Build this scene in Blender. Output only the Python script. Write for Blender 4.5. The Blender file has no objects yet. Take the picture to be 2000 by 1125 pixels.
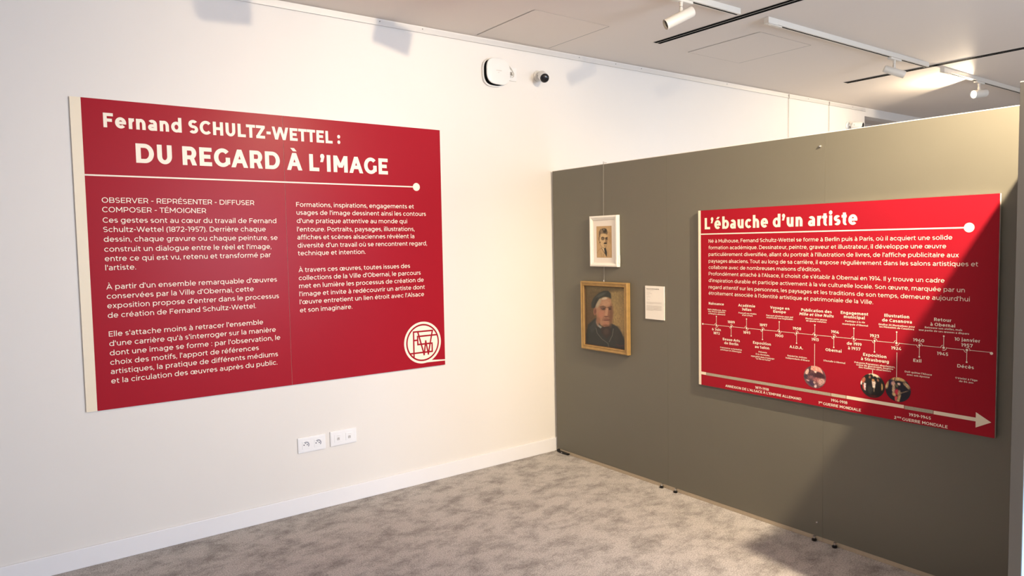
import bpy, bmesh, math, random
import numpy as np
from mathutils import Matrix, Vector
random.seed(7)
SC = bpy.context.scene
COL = SC.collection

# ---------------------------------------------------------------- camera
F_PX, YAW, PITCH, ROLL = 1399.61, 0.93334, -0.06548, -0.02106
CAM = Vector((0.0, -3.960, 1.53))
fw = Vector((math.cos(PITCH) * math.cos(YAW), math.cos(PITCH) * math.sin(YAW), math.sin(PITCH)))
rt = fw.cross(Vector((0, 0, 1))).normalized(); up = rt.cross(fw)
r2 = math.cos(ROLL) * rt + math.sin(ROLL) * up; u2 = -math.sin(ROLL) * rt + math.cos(ROLL) * up
cd = bpy.data.cameras.new('camera'); cd.sensor_width = 36.0; cd.lens = F_PX * 36.0 / 2000.0; cd.clip_start = 0.02
cam = bpy.data.objects.new('camera', cd); COL.objects.link(cam)
cam.matrix_world = Matrix(((r2.x, u2.x, -fw.x, CAM.x), (r2.y, u2.y, -fw.y, CAM.y), (r2.z, u2.z, -fw.z, CAM.z), (0, 0, 0, 1)))
SC.camera = cam

# ---------------------------------------------------------------- world, daylight, exposure
SC.view_settings.view_transform = 'Standard'; SC.view_settings.look = 'None'
SC.view_settings.gamma = 1.0; SC.view_settings.use_curve_mapping = False
SC.view_settings.exposure = 0.0
W = bpy.data.worlds.new('sky'); SC.world = W; W.use_nodes = True
W.node_tree.nodes['Background'].inputs[0].default_value = (0.62, 0.78, 1.0, 1); W.node_tree.nodes['Background'].inputs[1].default_value = 0.6
DAY_POWER, KEY_POWER, KEY2_POWER, PART_POWER, PART2_POWER, FAR_POWER, FILL_POWER = 270.0, 290.0, 15.0, 560.0, 205.0, 62.0, 46.0
WARM = (1.0, 0.81, 0.57)
def aim(o, d): o.rotation_euler = Vector(d).to_track_quat('-Z', 'Y').to_euler()
def area(name, loc, d, sx, sy, power, col, spread=math.pi):
    l = bpy.data.lights.new(name, 'AREA'); l.shape = 'RECTANGLE'; l.size = sx; l.size_y = sy; l.energy = power; l.color = col; l.spread = spread
    o = bpy.data.objects.new(name, l); COL.objects.link(o); o.location = loc; aim(o, d); return o
area('daylight', (2.95, -6.78, 1.60), (-.12, 1, .10), 1.8, 1.5, DAY_POWER, (0.66, 0.79, 1.0))          # outside the window of the right wall
area('daylight', (7.2, -6.78, 1.55), (0, 1, .35), 3.6, 1.9, 50.0, (0.95, 0.95, 1.0))          # added light outside an added window, brightens the far ceiling
area('fill_light', (1.0, -5.2, 2.83), (0, 0, -1), 2.4, 0.6, FILL_POWER, (1.0, 0.88, 0.76))         # added soft fill from overhead, no real ceiling lamp

ZC = 2.868          # ceiling
XP = 3.292          # face of the display panels

# ---------------------------------------------------------------- materials
def mat(name, col, rough=0.5, metal=0.0, spec=0.5, noise=0.0, nscale=20.0, bump=0.0, bscale=200.0, emit=None, estr=0.0):
    m = bpy.data.materials.new(name); m.use_nodes = True; nt = m.node_tree; b = nt.nodes['Principled BSDF']
    b.inputs['Base Color'].default_value = (*col, 1); b.inputs['Roughness'].default_value = rough; b.inputs['Metallic'].default_value = metal
    b.inputs['Specular IOR Level'].default_value = spec
    tc = nt.nodes.new('ShaderNodeTexCoord')
    n = nt.nodes.new('ShaderNodeTexNoise'); n.inputs['Scale'].default_value = nscale; n.inputs['Detail'].default_value = 4
    nt.links.new(tc.outputs['Object'], n.inputs['Vector'])
    mx = nt.nodes.new('ShaderNodeMix'); mx.data_type = 'RGBA'
    k = max(noise, 0.01)
    mx.inputs[6].default_value = (*[c * (1 - k) for c in col], 1); mx.inputs[7].default_value = (*[min(1, c * (1 + k)) for c in col], 1)
    nt.links.new(n.outputs['Fac'], mx.inputs[0]); nt.links.new(mx.outputs[2], b.inputs['Base Color'])
    if bump:
        n2 = nt.nodes.new('ShaderNodeTexNoise'); n2.inputs['Scale'].default_value = bscale; n2.inputs['Detail'].default_value = 3
        nt.links.new(tc.outputs['Object'], n2.inputs['Vector'])
        bp = nt.nodes.new('ShaderNodeBump'); bp.inputs['Strength'].default_value = bump; bp.inputs['Distance'].default_value = 0.002
        nt.links.new(n2.outputs['Fac'], bp.inputs['Height']); nt.links.new(bp.outputs['Normal'], b.inputs['Normal'])
    if emit:
        b.inputs['Emission Color'].default_value = (*emit, 1); b.inputs['Emission Strength'].default_value = estr
    return m
def vmat(name, rough=0.6):
    m = bpy.data.materials.new(name); m.use_nodes = True; nt = m.node_tree; b = nt.nodes['Principled BSDF']
    a = nt.nodes.new('ShaderNodeVertexColor'); a.layer_name = 'paint'
    nt.links.new(a.outputs['Color'], b.inputs['Base Color']); b.inputs['Roughness'].default_value = rough; return m
def carpet():
    m = bpy.data.materials.new('carpet'); m.use_nodes = True; nt = m.node_tree; b = nt.nodes['Principled BSDF']
    b.inputs['Roughness'].default_value = 0.95; b.inputs['Specular IOR Level'].default_value = 0.1
    L = nt.links.new; tc = nt.nodes.new('ShaderNodeTexCoord')
    def noise(sc, det, rough=.6, vec=None, dist=0.0):
        n = nt.nodes.new('ShaderNodeTexNoise'); n.inputs['Scale'].default_value = sc; n.inputs['Detail'].default_value = det
        n.inputs['Roughness'].default_value = rough; n.inputs['Distortion'].default_value = dist
        L(vec or tc.outputs['Object'], n.inputs['Vector']); return n
    mp = nt.nodes.new('ShaderNodeMapping'); mp.inputs['Rotation'].default_value = (0, 0, -.45); mp.inputs['Scale'].default_value = (1, 1.35, 1)
    L(tc.outputs['Object'], mp.inputs['Vector'])
    big = noise(6.5, 6, .70, mp.outputs['Vector'], .1); fine = noise(150, 3, .7)
    r1 = nt.nodes.new('ShaderNodeValToRGB'); r1.color_ramp.elements[0].position = .34; r1.color_ramp.elements[1].position = .56
    r1.color_ramp.elements[0].color = (.36, .332, .31, 1); r1.color_ramp.elements[1].color = (.645, .60, .565, 1)
    L(big.outputs['Fac'], r1.inputs[0])
    r2_ = nt.nodes.new('ShaderNodeValToRGB'); r2_.color_ramp.elements[0].position = .33; r2_.color_ramp.elements[1].position = .67
    r2_.color_ramp.elements[0].color = (.42, .41, .40, 1); r2_.color_ramp.elements[1].color = (1.0, 1.0, 1.0, 1)
    L(fine.outputs['Fac'], r2_.inputs[0])
    mx = nt.nodes.new('ShaderNodeMix'); mx.data_type = 'RGBA'; mx.blend_type = 'MULTIPLY'; mx.inputs[0].default_value = .9
    L(r1.outputs[0], mx.inputs[6]); L(r2_.outputs[0], mx.inputs[7]); L(mx.outputs[2], b.inputs['Base Color'])
    bp = nt.nodes.new('ShaderNodeBump'); bp.inputs['Strength'].default_value = .7; bp.inputs['Distance'].default_value = .004
    L(fine.outputs['Fac'], bp.inputs['Height']); L(bp.outputs['Normal'], b.inputs['Normal'])
    return m
M = dict(
    wall=mat('wall_paint', (.78, .745, .70), .55, noise=.015, nscale=3, bump=.05, bscale=350),
    ceil=mat('ceiling_paint', (.78, .71, .645), .8, noise=.015, nscale=2, bump=.04, bscale=250),
    base=mat('skirting_paint', (.83, .82, .83), .35),
    carpet=carpet(),
    taupe=mat('taupe_board', (.148, .138, .106), .55, noise=.03, nscale=6, bump=.05, bscale=500),
    grey=mat('grey_edge', (.14, .132, .118), .5),
    white_board=mat('daylight_tinted_board', (.42, .62, .90), .5),  # white face, with the blue of the daylight put into its colour
    rail=mat('raw_batten', (.44, .36, .26), .7, noise=.12, nscale=60),
    red=mat('red_print', (.355, .012, .024), 0.31, spec=.09, noise=.02, nscale=4, bump=.04, bscale=120),
    cream=mat('cream_print', (.86, .76, .58), .45),
    ink=mat('cream_lettering', (.90, .82, .68), .5),
    foam=mat('white_foam_edge', (.80, .77, .72), .6),
    hatch=mat('stippled_bar', (.40, .35, .26), .6, noise=.5, nscale=260),
    hatch2=mat('pale_stippled_bar', (.56, .48, .35), .6, noise=.35, nscale=260),
    white=mat('white_plastic', (.80, .79, .76), .35),
    socketwhite=mat('socket_plastic', (.86, .86, .87), .3),
    lampwhite=mat('lamp_enamel', (.67, .63, .56), .35),
    alu=mat('aluminium', (.72, .70, .67), .4, metal=.3),
    rod=mat('wire_steel', (.55, .52, .46), .35, metal=.7),
    black=mat('black_plastic', (.006, .006, .007), .35),
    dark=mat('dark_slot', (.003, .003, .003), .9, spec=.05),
    shadowgrey=mat('recess_shade_and_pin_grey', (.36, .37, .42), .5),
    pin=mat('dark_pin', (.04, .045, .09), .5),
    steel=mat('bright_screw', (.75, .74, .72), .25, metal=.9),
    greyprint=mat('grey_print', (.30, .28, .25), .6),
    palegrey=mat('pale_grey_print', (.58, .55, .50), .6),
    blackprint=mat('black_print', (.05, .045, .04), .6),
    paper=mat('white_card', (.84, .80, .72), .6),
    mount=mat('mount_card', (.82, .76, .67), .7),
    gold=mat('gilt_wood', (.36, .22, .075), .45, metal=.15, noise=.25, nscale=30, bump=.15, bscale=90),
    goldlight=mat('pale_gilt', (.62, .42, .16), .4, metal=.2, noise=.15, nscale=40),
    goldshade=mat('brown_rebate', (.10, .05, .02), .6),
    frame=mat('white_frame_paint', (.85, .82, .74), .35),
    paint=vmat('oil_paint', .5), print=vmat('printed_paper', .75),
    lens=mat('lit_lens', (.9, .85, .7), .3, emit=(1.0, .82, .52), estr=60.0),
    darklens=mat('dark_lens', (.01, .01, .012), .2),
)

# ---------------------------------------------------------------- helpers
def tag(o, label=None, cat=None, group=None, kind=None):
    for k, v in (('label', label), ('category', cat), ('group', group), ('kind', kind)):
        if v: o[k] = v
    return o
def thing(name, label, cat, loc=(0, 0, 0), group=None, mw=None):
    o = bpy.data.objects.new(name, None); o.empty_display_size = .05; COL.objects.link(o)
    if mw is not None: o.matrix_world = mw
    else: o.location = loc
    return tag(o, label, cat, group)
def link(name, bm, m, parent=None, smooth=False, bevel=0.0):
    me = bpy.data.meshes.new(name)
    bmesh.ops.recalc_face_normals(bm, faces=bm.faces) if len(bm.faces) and smooth is not None else None
    bm.to_mesh(me); bm.free()
    for mm in (m if isinstance(m, (list, tuple)) else [m]): me.materials.append(M[mm])
    o = bpy.data.objects.new(name, me); COL.objects.link(o)
    if parent: o.parent = parent
    if smooth:
        for p in me.polygons: p.use_smooth = True
        try: me.set_sharp_from_angle(angle=math.radians(40))
        except Exception: pass
    if bevel:
        b = o.modifiers.new('bevel', 'BEVEL'); b.width = bevel; b.segments = 2; b.limit_method = 'ANGLE'
    return o
def B(): return bmesh.new()
def box(bm, x0, y0, z0, x1, y1, z1, mi=0):
    v = [bm.verts.new(p) for p in ((x0, y0, z0), (x1, y0, z0), (x1, y1, z0), (x0, y1, z0), (x0, y0, z1), (x1, y0, z1), (x1, y1, z1), (x0, y1, z1))]
    for q in ((3, 2, 1, 0), (4, 5, 6, 7), (0, 1, 5, 4), (1, 2, 6, 5), (2, 3, 7, 6), (3, 0, 4, 7)):
        f = bm.faces.new([v[i] for i in q]); f.material_index = mi
    return bm
def lathe(bm, prof, origin=(0, 0, 0), axis=(0, 0, 1), n=32, cap=True):
    """prof: (radius, height) pairs turned about the axis"""
    q = Vector(axis).normalized().to_track_quat('Z', 'Y'); O = Vector(origin); rings = []
    for r, h in prof:
        rings.append([bm.verts.new(O + q @ Vector((r * math.cos(2 * math.pi * i / n), r * math.sin(2 * math.pi * i / n), h))) for i in range(n)])
    for a, b in zip(rings, rings[1:]):
        for i in range(n): bm.faces.new((a[i], a[(i + 1) % n], b[(i + 1) % n], b[i]))
    if cap: bm.faces.new(rings[0][::-1]); bm.faces.new(rings[-1])
    return bm
def tube(bm, pts, r, n=8):
    pts = [Vector(p) for p in pts]; rings = []
    for i, p in enumerate(pts):
        t = (pts[min(i + 1, len(pts) - 1)] - pts[max(i - 1, 0)]).normalized(); q = t.to_track_quat('Z', 'Y')
        rings.append([bm.verts.new(p + q @ Vector((r * math.cos(2 * math.pi * k / n), r * math.sin(2 * math.pi * k / n), 0))) for k in range(n)])
    for a, b in zip(rings, rings[1:]):
        for k in range(n): bm.faces.new((a[k], a[(k + 1) % n], b[(k + 1) % n], b[k]))
    bm.faces.new(rings[0][::-1]); bm.faces.new(rings[-1]); return bm
def prism(bm, pts, z0, z1):
    a = [bm.verts.new((x, y, z0)) for x, y in pts]; b = [bm.verts.new((x, y, z1)) for x, y in pts]; n = len(pts)
    for i in range(n): bm.faces.new((a[i], a[(i + 1) % n], b[(i + 1) % n], b[i]))
    bm.faces.new(a[::-1]); bm.faces.new(b); return bm
def flat(bm, faces, z, lift=8e-6):
    for i, q in enumerate(faces):            # every printed shape lies a hair above the one before
        f = bm.faces.new([bm.verts.new((x, y, z + (i % 40) * lift)) for x, y in q])
        if f.calc_area() and f.normal.z == 0: f.normal_update()
        f.normal_update()
        if f.normal.z < 0: f.normal_flip()
    return bm
def circle(cx, cy, r, n=48, sq=None):
    out = []
    for i in range(n):
        a = 2 * math.pi * i / n; c, s = math.cos(a), math.sin(a); k = 1.0 if not sq else (abs(c) ** sq + abs(s) ** sq) ** (-1 / sq)
        out.append((cx + r * c * k, cy + r * s * k))
    return out
def ringf(cx, cy, ro, ri, n=64):
    return [[(cx + r * math.cos(a), cy + r * math.sin(a)) for r, a in ((ro, t0), (ro, t1), (ri, t1), (ri, t0))]
            for t0, t1 in ((2 * math.pi * i / n, 2 * math.pi * (i + 1) / n) for i in range(n))]
def stroke(pts, w):
    out = []
    for (x0, y0), (x1, y1) in zip(pts, pts[1:]):
        L = math.hypot(x1 - x0, y1 - y0); nx, ny = -(y1 - y0) / L * w / 2, (x1 - x0) / L * w / 2; ex, ey = (x1 - x0) / L * w / 2, (y1 - y0) / L * w / 2
        out.append([(x0 - ex + nx, y0 - ey + ny), (x0 - ex - nx, y0 - ey - ny), (x1 + ex - nx, y1 + ey - ny), (x1 + ex + nx, y1 + ey + ny)])
    return out
def rectf(x0, y0, x1, y1): return [(x0, y0), (x1, y0), (x1, y1), (x0, y1)]
def copy_tree(o, parent=None):
    c = o.copy(); COL.objects.link(c)
    if parent: c.parent = parent
    for ch in list(o.children):
        if ch.type != 'LIGHT': copy_tree(ch, c)
    return c
# frames of the two walls: local x = to the right, local y = up, local z = out of the wall
def on_left_wall(x, z, off=0.0, tilt=0.0):
    return Matrix.Translation((x, -off, z)) @ Matrix(((1, 0, 0, 0), (0, 0, -1, 0), (0, 1, 0, 0), (0, 0, 0, 1))) @ Matrix.Rotation(tilt, 4, 'Z')
def on_partition(y, z, off=0.0, tilt=0.0):
    return Matrix.Translation((XP - off, y, z)) @ Matrix(((0, 0, -1, 0), (-1, 0, 0, 0), (0, 1, 0, 0), (0, 0, 0, 1))) @ Matrix.Rotation(tilt, 4, 'Z')
# ---------------------------------------------------------------- lettering
# A geometric sans drawn stroke by stroke. Units: em; cap height .70, x height .53
class Pen:
    def __init__(s, w, v, seg):
        s.w, s.v, s.seg, s.f = w, v, seg, []
    def rect(s, x0, y0, x1, y1):
        s.f.append([(x0, y0), (x1, y0), (x1, y1), (x0, y1)])
    def dia(s, x0, y0, x1, y1, t=None):
        L = math.hypot(x1 - x0, y1 - y0); dy = abs(y1 - y0)
        h = (s.w if t is None else t) * .94 * L / max(dy, 1e-6) / 2
        if y1 < y0: x0, y0, x1, y1 = x1, y1, x0, y0
        s.f.append([(x0 - h, y0), (x0 + h, y0), (x1 + h, y1), (x1 - h, y1)])
    def ring(s, cx, cy, rx, ry, a0=0, a1=360):
        n = max(3, int(s.seg * abs(a1 - a0) / 360 + .5)); ix, iy = max(rx - s.w, .004), max(ry - s.v, .004); p = None
        for i in range(n + 1):
            a = math.radians(a0 + (a1 - a0) * i / n); c, d = math.cos(a), math.sin(a)
            q = ((cx + rx * c, cy + ry * d), (cx + ix * c, cy + iy * d))
            if p: s.f.append([p[0], q[0], q[1], p[1]])
            p = q
    def disc(s, cx, cy, r):
        s.f.append([(cx + r * math.cos(k * math.pi / 5), cy + r * math.sin(k * math.pi / 5)) for k in range(10)])

def glyph(ch, w, v, seg):
    P = Pen(w, v, seg); X, T, K, D = .53, .745, .70, -.2
    r, d, a = P.rect, P.dia, P.ring; o = .008; h = w / 2; Wd = .5; lb = rb = .075
    acc = None
    base = {'é': ('e', 1), 'è': ('e', 2), 'ê': ('e', 3), 'à': ('a', 2), 'â': ('a', 3), 'ù': ('u', 2), 'î': ('ı', 3), 'É': ('E', 1),
            'È': ('E', 2), 'À': ('A', 2)}
    if ch in base: ch, acc = base[ch]
    def S(W, H):
        q = (H + v) / 4; a(W / 2, H - q, W / 2, q, 35, 270); a(W / 2, q, W / 2, q, -145, 90)
    if ch == 'a':
        Wd = .48; lb = .05; q = .2
        a(Wd / 2 - .005, X - q, Wd / 2 + .005, q + o, 0, 140); r(Wd - w, 0, Wd, X - q)
        a(.19, .155, .19, .163, 90, 270); r(.19, 0 - o, Wd - w, v - o); r(.19, .318 - v, Wd - h, .318)
    elif ch in 'bdpqg':
        Wd = .58; lft = ch in 'bp'
        if lft: rb = .05
        else: lb = .05
        sx = 0 if lft else Wd - w
        a(Wd / 2, X / 2, Wd / 2, X / 2 + o)
        r(sx, {'b': 0, 'd': 0, 'p': D, 'q': D, 'g': 0}[ch], sx + w, T if ch in 'bd' else X)
        if ch == 'g': a(Wd / 2 + .01, .02, Wd / 2 - .01, .225, 215, 360)
    elif ch == 'c': Wd = .53; lb = .05; rb = .03; a(.29, X / 2, .29, X / 2 + o, 42, 318)
    elif ch == 'e':
        Wd = .57; lb = rb = .05; a(Wd / 2, X / 2, Wd / 2, X / 2 + o, 0, 318); r(h, X / 2 - v * .45, Wd - .004, X / 2 + v * .45)
    elif ch == 'f': Wd = .34; lb = .03; rb = .01; r(.08, 0, .08 + w, T - .2); a(.08 + .22, T - .2, .22, .205, 75, 180); r(0, X - v, .32, X)
    elif ch == 'h': r(0, 0, w, T); a(Wd / 2, X - .26, Wd / 2, .268, 0, 180); r(Wd - w, 0, Wd, X - .26)
    elif ch == 'n': r(0, 0, w, X); a(Wd / 2, X - .26, Wd / 2, .268, 0, 180); r(Wd - w, 0, Wd, X - .26)
    elif ch == 'm':
        Wd = .86; r(0, 0, w, X); q = (Wd + w) / 4
        for c in (q, Wd - q): a(c, X - .24, q, .248, 0, 180); r(c + q - w, 0, c + q, X - .24)
    elif ch == 'u': r(0, .26, w, X); a(Wd / 2, .26, Wd / 2, .268, 180, 360); r(Wd - w, 0, Wd, X)
    elif ch == 'r': Wd = .29; rb = .02; r(0, 0, w, X); a(.29, X - .26, .29, .268, 92, 180)
    elif ch in 'iıjl':
        Wd = w
        r(0, 0 if ch != 'j' else -.02, w, T if ch == 'l' else X)
        if ch in 'ij': P.disc(h, X + .15, max(h * 1.15, .055))
        if ch == 'j': a(w - .2, -.02, .2, .185, 285, 360)
    elif ch == 'k': Wd = .5; rb = .02; r(0, 0, w, T); d(w * .8, .17, Wd - .08, X); d(Wd - h, 0, .2 + h * .4, .3)
    elif ch == 'o': Wd = .6; lb = rb = .05; a(.3, X / 2, .3, X / 2 + o)
    elif ch == 's': Wd = .43; lb = rb = .04; S(Wd, X)
    elif ch == 't': Wd = .36; lb = .03; rb = .03; r(.08, .17, .08 + w, X + .12); a(.08 + .19, .17, .19, .177, 180, 292); r(0, X - v, .33, X)
    elif ch == 'v': Wd = .54; lb = rb = .02; d(h, X, Wd / 2, 0); d(Wd - h, X, Wd / 2, 0)
    elif ch == 'w': Wd = .84; lb = rb = .025; d(h, X, .23, 0); d(.42, X, .23, 0); d(.42, X, .61, 0); d(.84 - h, X, .61, 0)
    elif ch == 'x': Wd = .52; lb = rb = .025; d(h * 1.3, 0, Wd - h * 1.4, X); d(Wd - h * 1.3, 0, h * 1.4, X)
    elif ch == 'y': Wd = .54; lb = rb = .02; d(h, X, Wd / 2, 0); d(Wd - h, X, Wd / 2 - .1, D); r(.05, D, Wd / 2 - .1, D + v)
    elif ch == 'z': Wd = .44; lb = rb = .04; r(0, 0, Wd, v); r(0, X - v, Wd, X); d(h * 1.3, v * .9, Wd - h * 1.3, X - v * .9)
    elif ch == 'œ':
        Wd = .98; lb = rb = .05; a(.3, X / 2, .3, X / 2 + o); a(.7, X / 2, .28, X / 2 + o, 0, 318); r(.46, X / 2 - v * .45, .976, X / 2 + v * .45)
    elif ch == 'A': Wd = .74; lb = rb = .01; d(h, 0, Wd / 2, K); d(Wd - h, 0, Wd / 2, K); r(.15, .17, Wd - .15, .17 + v)
    elif ch == 'B':
        Wd = .61; rb = .05; r(0, 0, w, K); q = (K + v) / 4; r(w * .5, 0, .38, v); r(w * .5, K / 2 - v / 2, .38, K / 2 + v / 2); r(w * .5, K - v, .36, K)
        a(.37, K - q, .2, q, -90, 90); a(.39, q, .22, q, -90, 90)
    elif ch in 'CG':
        Wd = .66 if ch == 'C' else .69; lb = .05; rb = .035; a(.37, K / 2, .37, K / 2 + o, 43, 317 if ch == 'C' else 322)
        if ch == 'G': r(Wd - w, .1, Wd, .36)
    elif ch == 'D': Wd = .69; rb = .05; r(0, 0, w, K); r(w * .5, 0, .34, v); r(w * .5, K - v, .34, K); a(.34, K / 2, .35, K / 2, -90, 90)
    elif ch in 'EF':
        Wd = .52 if ch == 'E' else .5; rb = .04; r(0, 0, w, K); r(h, K - v, Wd, K); r(h, .355 - v / 2, Wd - .06, .355 + v / 2)
        if ch == 'E': r(h, 0, Wd, v)
    elif ch == 'H': Wd = .6; r(0, 0, w, K); r(Wd - w, 0, Wd, K); r(h, K / 2 - v / 2, Wd - h, K / 2 + v / 2)
    elif ch == 'I': Wd = w; r(0, 0, w, K)
    elif ch == 'J': Wd = .44; lb = .02; r(Wd - w, .2, Wd, K); a(Wd - .2, .2, .2, .208, 200, 360); r(.06, K - v, Wd, K)
    elif ch == 'K': Wd = .6; rb = .01; r(0, 0, w, K); d(w * .7, .2, Wd - h, K); d(Wd - h, 0, .24, .38)
    elif ch == 'L': Wd = .49; rb = .02; r(0, 0, w, K); r(h, 0, Wd, v)
    elif ch == 'M': Wd = .74; r(0, 0, w, K); r(Wd - w, 0, Wd, K); d(h, K, Wd / 2, .2); d(Wd - h, K, Wd / 2, .2)
    elif ch == 'N': Wd = .61; r(0, 0, w, K); r(Wd - w, 0, Wd, K); d(h, K, Wd - h, 0)
    elif ch in 'OQ':
        Wd = .75; lb = rb = .05; a(.375, K / 2, .375, K / 2 + o)
        if ch == 'Q': d(.42, .12, .66, -.1)
    elif ch in 'PR':
        Wd = .58; rb = .04; r(0, 0, w, K); r(w * .5, K - v, .33, K); r(w * .5, .22, .33, .22 + v); a(.33, (K + .22) / 2, .24, (K - .22) / 2, -90, 90)
        if ch == 'R': d(Wd - h, 0, .38, .26)
    elif ch == 'S': Wd = .54; lb = rb = .045; S(Wd, K)
    elif ch == 'T': Wd = .57; lb = rb = .01; r(0, K - v, Wd, K); r(Wd / 2 - h, 0, Wd / 2 + h, K)
    elif ch == 'U': Wd = .58; r(0, .28, w, K); r(Wd - w, .28, Wd, K); a(Wd / 2, .28, Wd / 2, .288, 180, 360)
    elif ch == 'V': Wd = .72; lb = rb = .01; d(h, K, Wd / 2, 0); d(Wd - h, K, Wd / 2, 0)
    elif ch == 'W': Wd = 1.08; lb = rb = .015; d(h, K, .29, 0); d(.54, K, .29, 0); d(.54, K, .79, 0); d(Wd - h, K, .79, 0)
    elif ch == 'X': Wd = .64; lb = rb = .02; d(h, 0, Wd - h * 1.4, K); d(Wd - h, 0, h * 1.4, K)
    elif ch == 'Y': Wd = .66; lb = rb = 0; d(h, K, Wd / 2, .27); d(Wd - h, K, Wd / 2, .27); r(Wd / 2 - h, 0, Wd / 2 + h, .29)
    elif ch == 'Z': Wd = .56; lb = rb = .04; r(0, 0, Wd, v); r(0, K - v, Wd, K); d(h * 1.3, v * .9, Wd - h * 1.3, K - v * .9)
    elif ch == '0': Wd = .6; lb = rb = .045; a(.3, K / 2, .3, K / 2 + o)
    elif ch == '1': Wd = .27; lb = .02; rb = .06; r(Wd - w, 0, Wd, K); r(0, K - v, Wd, K)
    elif ch == '2':
        Wd = .52; lb = .035; rb = .04; a(.26, K - .215, .235, .223, -32, 158); r(.02, 0, Wd, v); d(h * 1.25 + .02, v * .8, Wd - .075 - h * .5, .385)
    elif ch == '3': Wd = .53; lb = .02; rb = .045; r(.03, K - v, .46, K); d(.24, .36, .42, K - v * .8); a(.26, .215, .265, .223, -140, 92)
    elif ch == '4': Wd = .62; lb = rb = .025; d(h, .17, .4 - h * .3, K); r(0, .14, Wd, .14 + v); r(.42 - h, 0, .42 + h, .34)
    elif ch == '5': Wd = .53; lb = .03; rb = .045; r(.07, K - v, .47, K); r(.07, .34, .07 + w * .9, K); r(.07, .425 - v, .27, .425); a(.26, .213, .265, .22, -140, 90)
    elif ch in '69':
        Wd = .56; lb = rb = .045; f = P.f; a(.29, .22, .27, .228); a(.37, .32, .37, .39, 98, 180); r(0, .2, w, .33)
        if ch == '9': P.f = [[(Wd - x, K - y) for x, y in q] for q in P.f]
    elif ch == '7': Wd = .55; lb = rb = .03; r(0, K - v, Wd, K); r(0, K - .2, w * .9, K); d(.13 + h, 0, Wd - h * 1.1, K - v * .8)
    elif ch == '8': Wd = .57; lb = rb = .045; q = (K + v) / 4; a(Wd / 2, K - q, Wd / 2 - .02, q + o); a(Wd / 2, q, Wd / 2, q + o)
    elif ch in '.,': 
        Wd = max(w * 1.15, .11); lb = rb = .045; P.disc(Wd / 2, Wd / 2 - .005, Wd / 2)
        if ch == ',': d(Wd * .3, -.13, Wd * .62, Wd / 2, w * .7)
    elif ch == ':': Wd = max(w * 1.15, .11); lb = rb = .06; P.disc(Wd / 2, Wd / 2, Wd / 2); P.disc(Wd / 2, X - Wd / 2, Wd / 2)
    elif ch == "'": Wd = w; lb = rb = .05; r(0, .47, w * .95, T - .03)
    elif ch == '’': Wd = w * 1.1; lb = rb = .045; P.disc(Wd / 2, T - Wd * .55, Wd * .52); d(Wd * .3, T - Wd * 1.7, Wd * .72, T - Wd * .5, w * .75)
    elif ch == '"': Wd = w * 2.6; lb = rb = .05; r(0, .47, w * .9, T - .03); r(w * 1.5, .47, w * 2.4, T - .03)
    elif ch == '-': Wd = .27; lb = rb = .06; r(0, .255, Wd, .255 + v)
    elif ch == '(': Wd = .2; lb = .07; rb = .03; a(.3, .28, .3, .52, 125, 235)
    elif ch == ')': Wd = .2; lb = .03; rb = .07; a(-.1, .28, .3, .52, -55, 55)
    elif ch == ' ': return [], .27
    else: r(0, 0, Wd, v)
    if acc:
        c = Wd / 2; y = (K if ch.isupper() else X) + .07; s = .75
        if acc == 1: d(c - .03, y, c + .09, y + .13, w * s)
        elif acc == 2: d(c + .03, y, c - .09, y + .13, w * s)
        else: d(c - .12, y, c - .01, y + .13, w * s); d(c + .12, y, c + .01, y + .13, w * s)
    return [[(x + lb, y) for x, y in q] for q in P.f], Wd + lb + rb

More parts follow.
